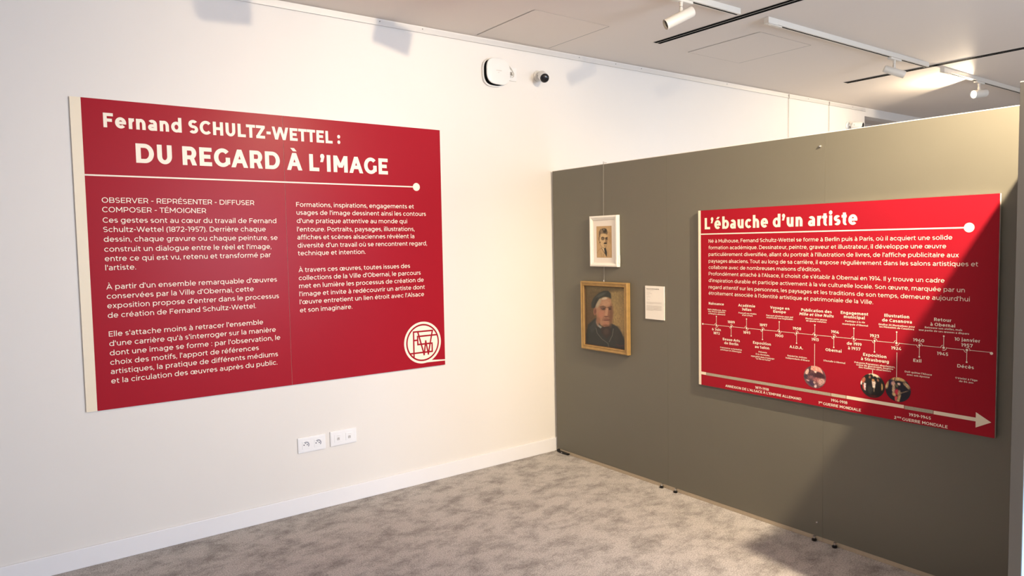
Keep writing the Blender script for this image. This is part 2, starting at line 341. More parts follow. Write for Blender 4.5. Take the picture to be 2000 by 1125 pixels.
GC = {}
def text_faces(txt, size, width, x, y, w, v=None, seg=20, align='l', slant=0.0, track=0.0, words=False):
    """faces of one line of text: left/centre x, baseline y, scaled sideways to the given width"""
    v = w * .86 if v is None else v
    out, pen, cut = [], 0.0, []
    for ch in txt:
        if ch == ' ': cut.append(len(out))
        k = (ch, round(w, 4), round(v, 4), seg)
        if k not in GC: GC[k] = glyph(ch, w, v, seg)
        f, ad = GC[k]
        for q in f: out.append([(px + pen + slant * py, py) for px, py in q])
        pen += ad + track
    lo = min(p[0] for q in out for p in q); hi = max(p[0] for q in out for p in q)
    sx = (width / (hi - lo)) if width else size
    ox = x - lo * sx if align == 'l' else x - (lo + hi) / 2 * sx
    res = [[(ox + px * sx, y + py * size) for px, py in q] for q in out]
    return [res[a:b] for a, b in zip([0] + cut, cut + [len(res)])] if words else res
LEFT_TEXT = [
    (0.1105, 1.0033, 'OBSERVER - REPRÉSENTER - DIFFUSER'),
    (0.1105, 0.9578, 'COMPOSER - TÉMOIGNER'),
    (0.1105, 0.9072, 'Ces gestes sont au cœur du travail de Fernand'),
    (0.1105, 0.8623, 'Schultz-Wettel (1872-1957). Derrière chaque'),
    (0.1105, 0.8154, 'dessin, chaque gravure ou chaque peinture, se'),
    (0.1105, 0.7676, "construit un dialogue entre le réel et l'image,"),
    (0.1105, 0.7219, 'entre ce qui est vu, retenu et transformé par'),
    (0.1105, 0.6779, "l'artiste."),
    (0.1105, 0.5855, "À partir d'un ensemble remarquable d'œuvres"),
    (0.1105, 0.5397, "conservées par la Ville d'Obernai, cette"),
    (0.1105, 0.4936, "exposition propose d'entrer dans le processus"),
    (0.1105, 0.4468, 'de création de Fernand Schultz-Wettel.'),
    (0.1105, 0.3559, "Elle s'attache moins à retracer l'ensemble"),
    (0.1105, 0.3092, "d'une carrière qu'à s'interroger sur la manière"),
    (0.1105, 0.2632, "dont une image se forme : par l'observation, le"),
    (0.1105, 0.2171, "choix des motifs, l'apport de références"),
    (0.1105, 0.1721, 'artistiques, la pratique de différents médiums'),
    (0.1105, 0.1256, 'et la circulation des œuvres auprès du public.'),
    (1.0608, 0.9992, 'Formations, inspirations, engagements et'),
    (1.0608, 0.9544, "usages de l'image dessinent ainsi les contours"),
    (1.0608, 0.9082, "d'une pratique attentive au monde qui"),
    (1.0608, 0.8608, "l'entoure. Portraits, paysages, illustrations,"),
    (1.0608, 0.8163, 'affiches et scènes alsaciennes révèlent la'),
    (1.0608, 0.7705, "diversité d'un travail où se rencontrent regard,"),
    (1.0608, 0.7266, 'technique et intention.'),
    (1.0608, 0.6328, 'À travers ces œuvres, toutes issues des'),
    (1.0608, 0.5875, "collections de la Ville d'Obernai, le parcours"),
    (1.0608, 0.5424, 'met en lumière les processus de création de'),
    (1.0608, 0.4969, "l'image et invite à redécouvrir un artiste dont"),
    (1.0608, 0.452, "l'œuvre entretient un lien étroit avec l'Alsace"),
    (1.0608, 0.4055, 'et son imaginaire.'),
]
RIGHT_TEXT = [
    (0.0840, 0.8143, 'Né à Mulhouse, Fernand Schultz-Wettel se forme à Berlin puis à Paris, où il acquiert une solide'),
    (0.0840, 0.7778, 'formation académique. Dessinateur, peintre, graveur et illustrateur, il développe une œuvre'),
    (0.0840, 0.7406, "particulièrement diversifiée, allant du portrait à l'illustration de livres, de l'affiche publicitaire aux"),
    (0.0840, 0.7035, 'paysages alsaciens. Tout au long de sa carrière, il expose régulièrement dans les salons artistiques et'),
    (0.0840, 0.6685, "collabore avec de nombreuses maisons d'édition."),
    (0.0840, 0.6324, "Profondément attaché à l'Alsace, il choisit de s'établir à Obernai en 1914. Il y trouve un cadre"),
    (0.0840, 0.5949, "d'inspiration durable et participe activement à la vie culturelle locale. Son œuvre, marquée par un"),
    (0.0840, 0.558, "regard attentif sur les personnes, les paysages et les traditions de son temps, demeure aujourd'hui"),
    (0.0840, 0.5237, "étroitement associée à l'identité artistique et patrimoniale de la Ville."),
]
TIMELINE_TEXT = [
    ('h', 0.1346, 0.4683, 'Naissance'),
    ('s', 0.1383, 0.4373, 'Naît à Mulhouse, dans'),
    ('s', 0.1372, 0.4265, 'une Alsace annexée'),
    ('s', 0.1382, 0.4141, "à l'Empire allemand"),
    ('h', 0.3315, 0.4694, 'Académie'),
    ('h', 0.3311, 0.4492, 'Julian'),
    ('s', 0.3364, 0.4315, 'Poursuit ses études'),
    ('s', 0.3366, 0.4205, "d'art à Paris"),
    ('h', 0.5281, 0.4694, 'Voyage en'),
    ('h', 0.528, 0.4503, 'Europe'),
    ('s', 0.5272, 0.43, 'Parcourt plusieurs pays qui'),
    ('s', 0.5271, 0.4192, 'nourrissent son inspiration'),
    ('h', 0.7278, 0.4681, 'Publication des'),
    ('i', 0.728, 0.4478, 'Mille et Une Nuits'),
    ('s', 0.7279, 0.4299, 'Illustre cette œuvre'),
    ('s', 0.7282, 0.4192, 'en quatre volumes'),
    ('h', 0.9181, 0.469, 'Engagement'),
    ('h', 0.918, 0.4503, 'municipal'),
    ('s', 0.9223, 0.4327, 'Participe à la vie'),
    ('s', 0.9223, 0.4183, "municipale d'Obernai"),
    ('h', 1.1114, 0.4695, 'Illustration'),
    ('i', 1.112, 0.4481, 'de Casanova'),
    ('s', 1.1113, 0.4303, 'Réalise 20 illustrations pour'),
    ('s', 1.1109, 0.4194, 'les Mémoires de Casanova'),
    ('h', 1.3019, 0.4671, 'Retour'),
    ('h', 1.3021, 0.4454, 'à Obernai'),
    ('s', 1.3047, 0.4328, 'Retrouve son atelier, mais'),
    ('s', 1.3054, 0.4199, 'une partie de ses œuvres a disparu'),
    ('y', 0.1358, 0.3247, '6 Juin'),
    ('y', 0.1369, 0.3041, '1872'),
    ('y', 0.2336, 0.3736, '1889'),
    ('y', 0.3324, 0.325, '1893'),
    ('y', 0.4339, 0.3736, '1897'),
    ('y', 0.5264, 0.3263, '1900'),
    ('y', 0.6255, 0.3719, '1908'),
    ('y', 0.7234, 0.3256, '1913'),
    ('y', 0.8253, 0.3724, '1914'),
    ('y', 0.9191, 0.3247, 'de 1919'),
    ('y', 0.9196, 0.3028, 'à 1937'),
    ('y', 1.0139, 0.3715, '1923'),
    ('y', 1.1119, 0.3247, '1924'),
    ('y', 1.2066, 0.3702, '1940'),
    ('y', 1.3042, 0.3217, '1945'),
    ('y', 1.3978, 0.3905, '10 janvier'),
    ('y', 1.3975, 0.368, '1957'),
    ('h', 0.2334, 0.2759, 'Beaux-Arts'),
    ('h', 0.2336, 0.2555, 'de Berlin'),
    ('s', 0.2313, 0.2307, 'Commence sa formation'),
    ('s', 0.2305, 0.2187, 'artistique en Allemagne'),
    ('h', 0.4248, 0.2765, 'Exposition'),
    ('h', 0.4257, 0.2553, 'au Salon'),
    ('s', 0.4302, 0.2332, 'Présente'),
    ('s', 0.4294, 0.2197, 'À la cheminée,'),
    ('s', 0.4293, 0.2062, "reproduit dans l'ouvrage"),
    ('s', 0.4325, 0.1954, '"Le Nu au Salon"'),
    ('h', 0.6219, 0.2767, 'A.I.D.A.'),
    ('s', 0.6272, 0.2326, 'Rejoint les Artistes'),
    ('s', 0.6292, 0.2203, "Indépendants d'Alsace"),
    ('h', 0.8182, 0.2828, 'Obernai'),
    ('s', 0.8223, 0.2311, "S'installe à Obernai"),
    ('h', 1.0158, 0.2808, 'Exposition'),
    ('h', 1.0163, 0.2596, 'à Strasbourg'),
    ('s', 1.0149, 0.2417, 'Présente Paysannes alsaciennes,'),
    ('s', 1.0152, 0.2316, 'scène de procession, inspirée'),
    ('s', 1.016, 0.2213, 'des traditions alsaciennes'),
    ('h', 1.2022, 0.2803, 'Exil'),
    ('s', 1.2066, 0.2284, "Doit quitter l'Alsace"),
    ('s', 1.2064, 0.2164, 'avec son épouse'),
    ('h', 1.3935, 0.2782, 'Décès'),
    ('s', 1.3975, 0.2295, "S'éteint à l'âge"),
    ('s', 1.3971, 0.2177, 'de 84 ans'),
    ('b', 0.4258, 0.0373, '1871-1918'),
    ('b', 0.8484, 0.0396, '1914-1918'),
    ('b', 1.2163, 0.0355, '1939-1945'),
    ('b', 1.2359, 0.0104, 'GUERRE MONDIALE'),
    ('b', 0.8612, 0.0155, 'GUERRE MONDIALE'),
]

# ---------------------------------------------------------------- the room
def struct(name, bm, m, label=None): return tag(link(name, bm, m), label, None, None, 'structure')
X0, X1, Y1 = -1.6, 11.0, -6.6
struct('floor', box(B(), X0 - .1, Y1 - .1, -.1, X1 + .1, .7, 0), 'carpet', 'mottled grey-brown carpet over the whole floor')
struct('ceiling', box(B(), X0 - .1, Y1 - .1, ZC, X1 + .1, .7, ZC + .1), 'ceil', 'flat off-white ceiling above the tracks')
b = B()
box(b, X0, 0, 0, 7.66, .12, ZC); box(b, 7.66, 0, 2.78, 9.0, .12, ZC); box(b, 9.0, 0, 0, X1, .12, ZC)
struct('wall_left', b, 'wall', 'long cream-white wall behind the large red panel')
b = B(); box(b, 7.3, .55, 0, 9.3, .65, ZC); box(b, 7.3, .12, 0, 7.4, .55, ZC); box(b, 9.2, .12, 0, 9.3, .55, ZC)
struct('wall_recess', b, 'ceil', 'grey wall inside the recess above the far end of the partition')
struct('wall_far', box(B(), X1, Y1, 0, X1 + .1, .65, ZC), 'wall')
struct('wall_back', box(B(), X0 - .1, Y1, 0, X0, .12, ZC), 'wall')
wins = ((2.05, 3.85, .85, 2.30), (5.4, 9.0, .6, 2.5))  # the second window is unseen, added to let light onto the far ceiling
b = B(); xs = X0
for a0, a1, z0, z1 in wins:
    box(b, xs, Y1 - .1, 0, a0, Y1, ZC); box(b, a0, Y1 - .1, 0, a1, Y1, z0); box(b, a0, Y1 - .1, z1, a1, Y1, ZC); xs = a1
box(b, xs, Y1 - .1, 0, X1, Y1, ZC)
struct('wall_right', b, 'wall')
for k, (a0, a1, z0, z1) in enumerate(wins):
    b = B()
    for x in (a0, (a0 + a1) / 2 - .03, a1 - .06): box(b, x, Y1 - .08, z0, x + .06, Y1 - .02, z1)
    for z in (z0, z1 - .06): box(b, a0, Y1 - .08, z, a1, Y1 - .02, z + .06)
    struct('window_%d' % (k + 1), b, 'base')
b = B(); box(b, X0, -.012, 0, 7.66, 0, .0965)
o = struct('baseboard_left', b, 'base', 'white skirting board along the foot of the cream-white wall')
bv = o.modifiers.new('bevel', 'BEVEL'); bv.width = .003; bv.segments = 2; bv.limit_method = 'ANGLE'

# hanging rail at the head of the left wall
t = thing('picture_rail', 'white hanging rail along the top of the cream-white wall', 'rail', (1, 0, 2.83))
b = B(); box(b, -2.6, -.010, .0, 6.66, 0, .012); box(b, -2.6, -.007, .012, 6.66, 0, .030); box(b, -2.6, -.013, -.004, 6.66, -.009, .004)
link('rail', b, 'alu', t)
for x in (1.99, 2.28, 3.43 + .15, 3.95, 4.23, 5.3, 6.57, 7.4):
    link('screw', lathe(B(), [(.0035, 0), (.0035, .002)], (x - 1, -.007, .021), (0, -1, 0), 12), 'greyprint', t)

# ceiling hatches
def hatch(x0, y0, label):
    t = thing('ceiling_hatch', label, 'hatch', (x0, y0, ZC))
    link('hatch_panel', box(B(), .003, .003, -.0015, .597, .597, .0), 'ceil', t)
    b = B(); flat(b, [rectf(-.003, 0, .003, .6), rectf(.597, 0, .603, .6), rectf(0, -.001, .6, .001), rectf(0, .599, .6, .601)], -.0017)
    link('joint', b, 'greyprint', t)
hatch(2.667, -.637, 'square ceiling hatch with thin joints above the white rail')
hatch(4.200, -1.090, 'faint square ceiling hatch between the near black slot and the far track')

# linear air slots in the ceiling
def slot(x, y0, y1, label):
    t = thing('air_slot', label, 'air vent', (x, y0, ZC))
    fr = B(); L = y1 - y0
    box(fr, -.036, L, -.0025, .036, 0, .0); link('frame', fr, 'lampwhite', t)
    for dx in (-.019, .019):
        link('slot', box(B(), dx - .0140, L + .005, -.004, dx + .0140, -.005, -.0026), 'dark', t)
slot(3.815, -.535, -3.6, 'double black air slot across the ceiling beside the near spotlight')
slot(6.245, -.555, -4.2, 'thin double air slot in the ceiling at the far end of the middle track')

# ---------------------------------------------------------------- light tracks and spotlights
TY = -1.298
def track(x0, x1, y, label, feed=True, group=None, cap=True):
    t = thing('light_track', label, 'light track', (x0, y, ZC), group)
    L = x1 - x0
    b = B(); box(b, .10 if feed else 0, -.0165, -.034, L, .0165, 0)
    link('channel', b, 'lampwhite', t, bevel=.001)
    link('groove', box(B(), .16 if feed else .02, -.0045, -.0346, L - .012, .0065, -.0341), 'dark', t)
    if feed:
        link('end_feed', box(B(), 0, -.018, -.038, .099, .018, 0), 'lampwhite', t, bevel=.002)
        link('cable_cover', box(B(), .02, -.010, -.041, .155, .010, -.0345), 'lampwhite', t, bevel=.001)
    return t
track(.6, 3.678, TY, 'nearest white light track, cut by the top edge of the photo', feed=False)
track(3.955, 6.105, TY, 'middle white light track with the unlit far spotlight')
track(6.375, 9.6, TY, 'farthest white light track with the glowing spotlight')
track(.4, 5.2, -3.47, 'white light track overhead, beyond the top edge of the photo', feed=False)
def spot_fixture(loc, axis, label, lit=False, group=None, r=.030, length=.175, back=.07, drop=.075, lens='darklens'):
    """loc: point under the track where the stem starts; the head swivels at the foot of the stem"""
    t = thing('track_spotlight', label, 'spotlight', loc, group)
    link('adapter', box(B(), -.075, -.015, -.016, .085, .015, 0), 'lampwhite', t, bevel=.002)
    b = B(); lathe(b, [(.009, -.016), (.009, -.040)], n=20); lathe(b, [(.0085, -.042), (.0085, -drop)], n=20); lathe(b, [(.011, -.014), (.011, -.022)], n=20)
    link('stem', b, 'lampwhite', t, True)
    b = B(); box(b, -.0035, -.010, -drop - .004, .0035, .010, -.05); st = link('hinge', b, 'lampwhite', t, bevel=.001)
    d = Vector(axis).normalized(); O = Vector((0, 0, -drop - r * .7)) - d * back
    b = B(); lathe(b, [(r * .55, 0), (r * .9, 0), (r, .006), (r, length), (r * .93, length), (r * .93, length - .012), (r * .86, length - .013)], O, d, 40, cap=False)
    lathe(b, [(r * .0001, .0), (r * .56, 0)], O, d, 40, cap=False)
    link('head', b, 'lampwhite', t, True)
    b = B(); lathe(b, [(.0001, length - .0125), (r * .9, length - .0125)], O, d, 40, cap=False); link('lens', b, 'lens' if lit else lens, t)
    return t, Vector(loc) + O + d * (length + .004)
def spot_lamp(parent, pos, target, power, ang, blend, col=WARM, rad=.025):
    l = bpy.data.lights.new('lamp', 'SPOT'); l.energy = power; l.color = col; l.spot_size = math.radians(ang); l.spot_blend = blend; l.shadow_soft_size = rad
    o = bpy.data.objects.new('lamp', l); COL.objects.link(o); o.location = pos; aim(o, Vector(target) - Vector(pos))
    if parent: mw = o.matrix_basis.copy(); o.parent = parent; o.matrix_parent_inverse = Matrix.Translation(parent.location).inverted(); o.matrix_basis = mw
    return o
zt = ZC - .0346
spot_fixture((3.166, TY, zt), (-.153, .085, -.085), 'white cylindrical spotlight tilted down on the nearest track', r=.029, length=.175, back=.075)
spot_fixture((5.575, TY, zt), (.62, -.76, -.40), 'unlit white spotlight under the far part of the middle track', r=.027, length=.15, back=.075, drop=.08)
t3, p3 = spot_fixture((7.10, TY, zt), (-.75, .42, -.10), 'glowing spotlight with lit lens hanging from the farthest track', lit=True, r=.034, length=.12, back=.07, drop=.08)
spot_lamp(t3, p3, p3 + Vector((-.62, .78, -.03)), FAR_POWER, 150, .12)
g = 'spotlights above the top edge of the photo'; lb = 'white track spotlight overhead, beyond the top edge of the photo'
for x, ax in ((2.205, (.9, .1, -.22)), (1.60, (1, .1, .06))):
    spot_fixture((x, TY, zt), ax, lb, group=g, r=.048, length=.15, back=.075, drop=.045)
for x, tgt, pw, an, bl in ((2.42, (2.15, 0, 1.80), KEY_POWER, 76, 1.0), (1.77, (1.0, 0, 1.3), KEY2_POWER, 80, 1.0),
                           (2.69, (XP, -2.9, 1.80), PART_POWER, 112, 1.0), (.75, (XP, -1.35, 1.6), PART2_POWER, 54, 1.0)):  # the last lamp is added to brighten the left part of the partition
    pos = Vector((x, -3.47, 2.73)); d = (Vector(tgt) - pos).normalized()
    t, p = spot_fixture((x, -3.47, zt), d, lb, lit=True, group=g, r=.03, length=.13, back=.06, drop=.075)
    spot_lamp(t, p, tgt, pw, an, bl, rad=.034 if pw == KEY_POWER else .018)

# ---------------------------------------------------------------- free-standing display panels
def display_panel(y0, y1, label, feet, first=False):
    """y0 > y1; face at XP, bottom 23 mm off the carpet"""
    t = thing('display_panel', label, 'display panel', (XP, y0, 0), 'taupe display panels of the partition')
    L = y1 - y0
    link('board', box(B(), 0, L + .0002, .023, .040, -.0002, 2.015), 'taupe', t, bevel=.0003)
    link('base_rail', box(B(), .0008, L + .0005, .001, .034, -.0005, .0225), 'rail', t)
    link('top_trim', box(B(), -.0005, L + .0006, 2.0151, .0405, -.0006, 2.0185), 'foam', t)
    for y in feet:
        f = link('levelling_foot', lathe(B(), [(.011, 0), (.012, .002), (.012, .009), (.008, .011), (.008, .013)], (-.013, y - y0, 0), n=24), 'black', t, True)
        b = B(); box(b, -.017, y - y0 - .0055, .013, .006, y - y0 + .0055, .0145); lathe(b, [(.0028, .0145), (.0028, .024)], (-.013, y - y0, 0), n=10)
        box(b, -.0185, y - y0 - .006, .0215, -.001, y - y0 + .006, .0235)
        link('bracket', b, 'steel', f)
    return t
p = display_panel(-.026, -1.075, 'taupe display panel against the white wall, with both framed portraits', (-1.031,))
b = B(); box(b, -.012, -.03, .003, .004, -.012, .022); box(b, -.018, -.135, .002, .004, -.03, .0125); f = link('corner_foot', b, 'black', p, bevel=.001)
link('screw', lathe(B(), [(.004, 0), (.003, .003)], (-.0185, -.07, .008), (-1, 0, 0), 12), 'steel', f)
display_panel(-1.0752, -2.068, 'middle taupe display panel under the left half of the timeline board', (-1.140, -2.033))
display_panel(-2.0682, -3.062, 'taupe display panel in half shade under the right half of the timeline board', (-2.140,))
# the wing panel that meets the partition near the right edge of the photo
t = thing('wing_panel', 'narrow grey end of the wing panel at the right edge', 'display panel', (2.778, -3.058, 0))
link('board', box(B(), .004, -.018, .023, .513, .018, 2.012), 'taupe', t)
link('end_cap', box(B(), .0, -.0195, .023, .0038, .0185, 2.015), 'grey', t, bevel=.0006)
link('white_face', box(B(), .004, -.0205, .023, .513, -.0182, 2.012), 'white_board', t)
link('top_trim', box(B(), .0, -.0185, 2.0152, .513, .0185, 2.0185), 'foam', t)
link('base_rail', box(B(), .006, -.015, .001, .51, .015, .0225), 'rail', t)
# small pins left in the boards
for y, z, lb in ((-2.043, 1.955, 'small pin high on the taupe panel beside the upper seam'), (-2.041, .093, 'small pin low on the taupe panel near the carpet')):
    tag(link('pin', lathe(B(), [(.006, 0), (.006, .004), (.003, .008)], (XP, y, z), (-1, 0, 0), 14), 'steel', None, True), lb, 'pin')

# ---------------------------------------------------------------- printed boards
def letters(name, rows, parent, m='ink', z=.0005):
    """rows: dicts for text_faces; all of them become one lettering mesh"""
    fs = []
    for r in rows: fs += text_faces(**r)
    b = flat(B(), fs, z); return link(name, b, m, parent, smooth=None)
def title(parent, **k):
    for fs in text_faces(words=True, **k): link('title_word', flat(B(), fs, .0005), 'ink', parent, smooth=None)
S = math.radians

# the large red board on the left wall: 2.00 x 1.50 m in two halves, local x right, y up, z out of the wall
PW, PH = 2.004, 1.4955
t = thing('exhibition_board', 'large red exhibition board on the white wall, titled DU REGARD À L’IMAGE', 'exhibition board',
          mw=on_left_wall(.3735 + 1.004, .7479 + .7475, .0125, S(-.26)) @ Matrix.Translation((-1.004, -.7475, 0)))
SEAM = 1.0015
for x0, x1 in ((.0455, SEAM - .0006), (SEAM + .0006, PW)):
    b = box(B(), x0, 0, -.0105, x1, PH, 0, 0)
    for f in b.faces:
        if f.normal.z > .5 or f.calc_center_median().z > -.0001: f.material_index = 1
    link('board', b, ('foam', 'red'), t)
b = box(B(), 0, 0, -.0105, .0454, PH, 0, 0)
for f in b.faces:
    if f.calc_center_median().z > -.0001: f.material_index = 1
link('edge_stripe', b, ('foam', 'cream'), t)
for x, y in ((.3, .2), (.3, 1.2), (1.7, .2), (1.7, 1.2)): link('wall_spacer', box(B(), x, y, -.0124, x + .05, y + .05, -.0106), 'foam', t)
title(t, txt='Fernand SCHULTZ-WETTEL :', size=.0985, width=1.1998, x=.1345, y=1.3632, w=.185, v=.150, seg=32)
title(t, txt='DU REGARD À L’IMAGE', size=.1350, width=1.365, x=.2680, y=1.2013, w=.190, v=.150, seg=36)
b = flat(B(), [rectf(.0455, 1.1293, 1.81, 1.1367), circle(1.8255, 1.1330, .0245, 40)], .0005); link('title_rule', b, 'ink', t, smooth=None)
c = [dict(txt=s, size=.0360, width=None, x=x, y=y, w=.098, v=.088, seg=20) for x, y, s in LEFT_TEXT]
for r in c: r['width'] = None
def fit(r, k):
    f = text_faces(**dict(r, size=1.0)); xs = [p[0] for q in f for p in q]; r['width'] = (max(xs) - min(xs)) * k; return r
c = [fit(r, .0366 if r['txt'].isupper() else .0351) for r in c]
letters('left_column_lettering', [r for r in c if r['x'] < .5], t); letters('right_column_lettering', [r for r in c if r['x'] > .5], t)
# monogram: ring, disc and line, with the red initials cut over the disc
EX, EY = 1.8432, .1587
em = link('monogram', flat(B(), ringf(EX, EY, .1322, .1178) + [circle(EX, EY, .1078, 64)] + [[(EX + .028, EY - .1295), (PW, .0268), (PW, .0345), (EX + .055, EY - .117)]], .0005), 'ink', t, smooth=None)
mono = [[(1.7782, .0663), (1.7788, .2284), (1.9149, .2276)], [(1.7783, .1748), (1.8046, .1748)],
        [(1.9434, .1979), (1.8068, .1979), (1.8072, .1470), (1.9096, .1470), (1.9100, .0940), (1.7528, .0940)],
        [(1.8098, .2231), (1.8506, .0800), (1.8639, .1640), (1.8812, .0810), (1.9134, .2250)]]
fs = []
for s in mono: fs += stroke([(x, y + .002) for x, y in s], .0098)
link('initials', flat(B(), fs, .0009), 'red', em, smooth=None)

# the red timeline board on the partition: 1.50 x 1.00 m
t = thing('exhibition_board', 'red timeline board on the taupe panels, titled L’ébauche d’un artiste', 'exhibition board',
          mw=on_partition(-1.3119, .6830, .0205))
U0, U1, V0, V1 = .0125, 1.5057, .0050, .9955
b = box(B(), .0300, V0, -.012, U1, V1, 0, 0)
for f in b.faces:
    if f.calc_center_median().z > -.0001: f.material_index = 1
link('board', b, ('foam', 'red'), t)
b = box(B(), U0, V0, -.012, .0299, V1, 0, 0)
for f in b.faces:
    if f.calc_center_median().z > -.0001: f.material_index = 1
link('edge_stripe', b, ('foam', 'cream'), t)
for x, y in ((.2, .15), (.2, .8), (1.25, .15), (1.25, .8)): link('wall_spacer', box(B(), x, y, -.0204, x + .04, y + .04, -.0121), 'foam', t)
title(t, txt='L’ébauche d’un artiste', size=.0900, width=.8707, x=.0578, y=.8893, w=.205, v=.140, seg=36)
link('title_rule', flat(B(), [rectf(.0300, .8597, 1.38, .8657), circle(1.3966, .8628, .0198, 40)], .0005), 'ink', t, smooth=None)
c = [fit(dict(txt=s, size=.0268, width=None, x=x, y=y, w=.096, v=.086, seg=18), .02618) for x, y, s in RIGHT_TEXT]
letters('paragraph_lettering', c, t)
ST = dict(h=(.0193, .165, .125), i=(.0193, .165, .125), y=(.0194, .16, .12), b=(.0183, .15, .115), s=(.0107, .16, .115))
def lab(k, u, v, s): z, w, vv = ST[k]; return dict(txt=s, size=z * 1.03, width=None, x=u, y=v, w=w, v=vv, seg=14, align='c', slant=.2 if k == 'i' and 'Casanova' not in s else 0.0)
for kind, nm in (('hi', 'event_lettering'), ('y', 'year_lettering'), ('s', 'note_lettering'), ('b', 'period_lettering')):
    rows = [lab(*r) for r in TIMELINE_TEXT if r[0] in kind]
    if kind == 'b':
        rows += [dict(txt="ANNEXION DE L'ALSACE À L'EMPIRE ALLEMAND", size=.0186, width=.4566, x=.1952, y=.0178, w=.15, v=.115, seg=14),
                 dict(txt='1', size=.0186, width=None, x=.7432, y=.0160, w=.15, v=.115, seg=12), dict(txt='RE', size=.0095, width=.0135, x=.7500, y=.0230, w=.16, v=.12, seg=12),
                 dict(txt='2', size=.0186, width=None, x=1.1069, y=.0112, w=.15, v=.115, seg=14), dict(txt='NDE', size=.0095, width=.0185, x=1.1195, y=.0180, w=.16, v=.12, seg=12)]
    if kind != 'b': letters(nm, rows, t)
    else:
        for q in (rows[0:1] + rows[5:6], rows[1:2] + rows[4:5] + rows[6:8], rows[2:4] + rows[8:10]): letters(nm, q, t)
fs = []; ny = .3553
nodes = [.1355 + .0977 * i for i in range(13)] + [1.3975]
fs += [circle(.0421, ny, .0052, 16), circle(1.4876, .3515, .0060, 16)]
prev = .0421
for i, x in enumerate(nodes + [1.4876]):
    fs += stroke([(prev + (.0110 if i else 0), ny), (x - (.0110 if i < 14 else 0), ny)], .0019); prev = x
for i, x in enumerate(nodes):
    upw = i % 2 == 0; s = 1 if upw else -1
    fs += [circle(x, ny, .0052, 16)]
    a0 = (-110, 10) if upw else (110, -10)
    fs += stroke([(x + .0110 * math.cos(S(a)), ny + .0110 * math.sin(S(a))) for a in np.linspace(a0[0], a0[1], 8)], .0019)      # open arc beside the dot
    a1 = (150, 180) if upw else (-150, -180)
    fs += stroke([(x + .0110 * math.cos(S(a)), ny + .0110 * math.sin(S(a))) for a in np.linspace(a1[0] - (40 if upw else -40), a1[1], 5)], .0019)
    e = .4048 if upw else .3045
    fs += stroke([(x, ny), (x, e)], .0021) + [circle(x, e, .0036, 12)]
link('timeline', flat(B(), fs, .0005), 'ink', t, smooth=None)
for x, y0, y1 in ((.7213, .3110, .199), (1.0071, .2190, .200), (1.1148, .3125, .197)): link('picture_leader', flat(B(), stroke([(x, y0), (x, y1)], .0022), .0005), 'ink', t, smooth=None)
for q in (rectf(.0300, .0655, .0640, .0812), rectf(.8845, .0650, 1.1485, .0803)): link('period_bar', flat(B(), [q], .0005), 'cream', t, smooth=None)
link('arrow', flat(B(), [rectf(1.2725, .0620, 1.4360, .0775), [(1.4358, .0360), (1.4926, .0680), (1.4358, .1005)]], .0005), 'cream', t, smooth=None)
for q, m in ((rectf(.0650, .0648, .8060, .0800), 'hatch'), (rectf(1.1510, .0630, 1.2705, .0787), 'hatch'), (rectf(.8085, .0650, .8820, .0800), 'hatch2')):
    link('hatched_period', flat(B(), [q], .0005), m, t, smooth=None)
TIMELINE_BOARD = t

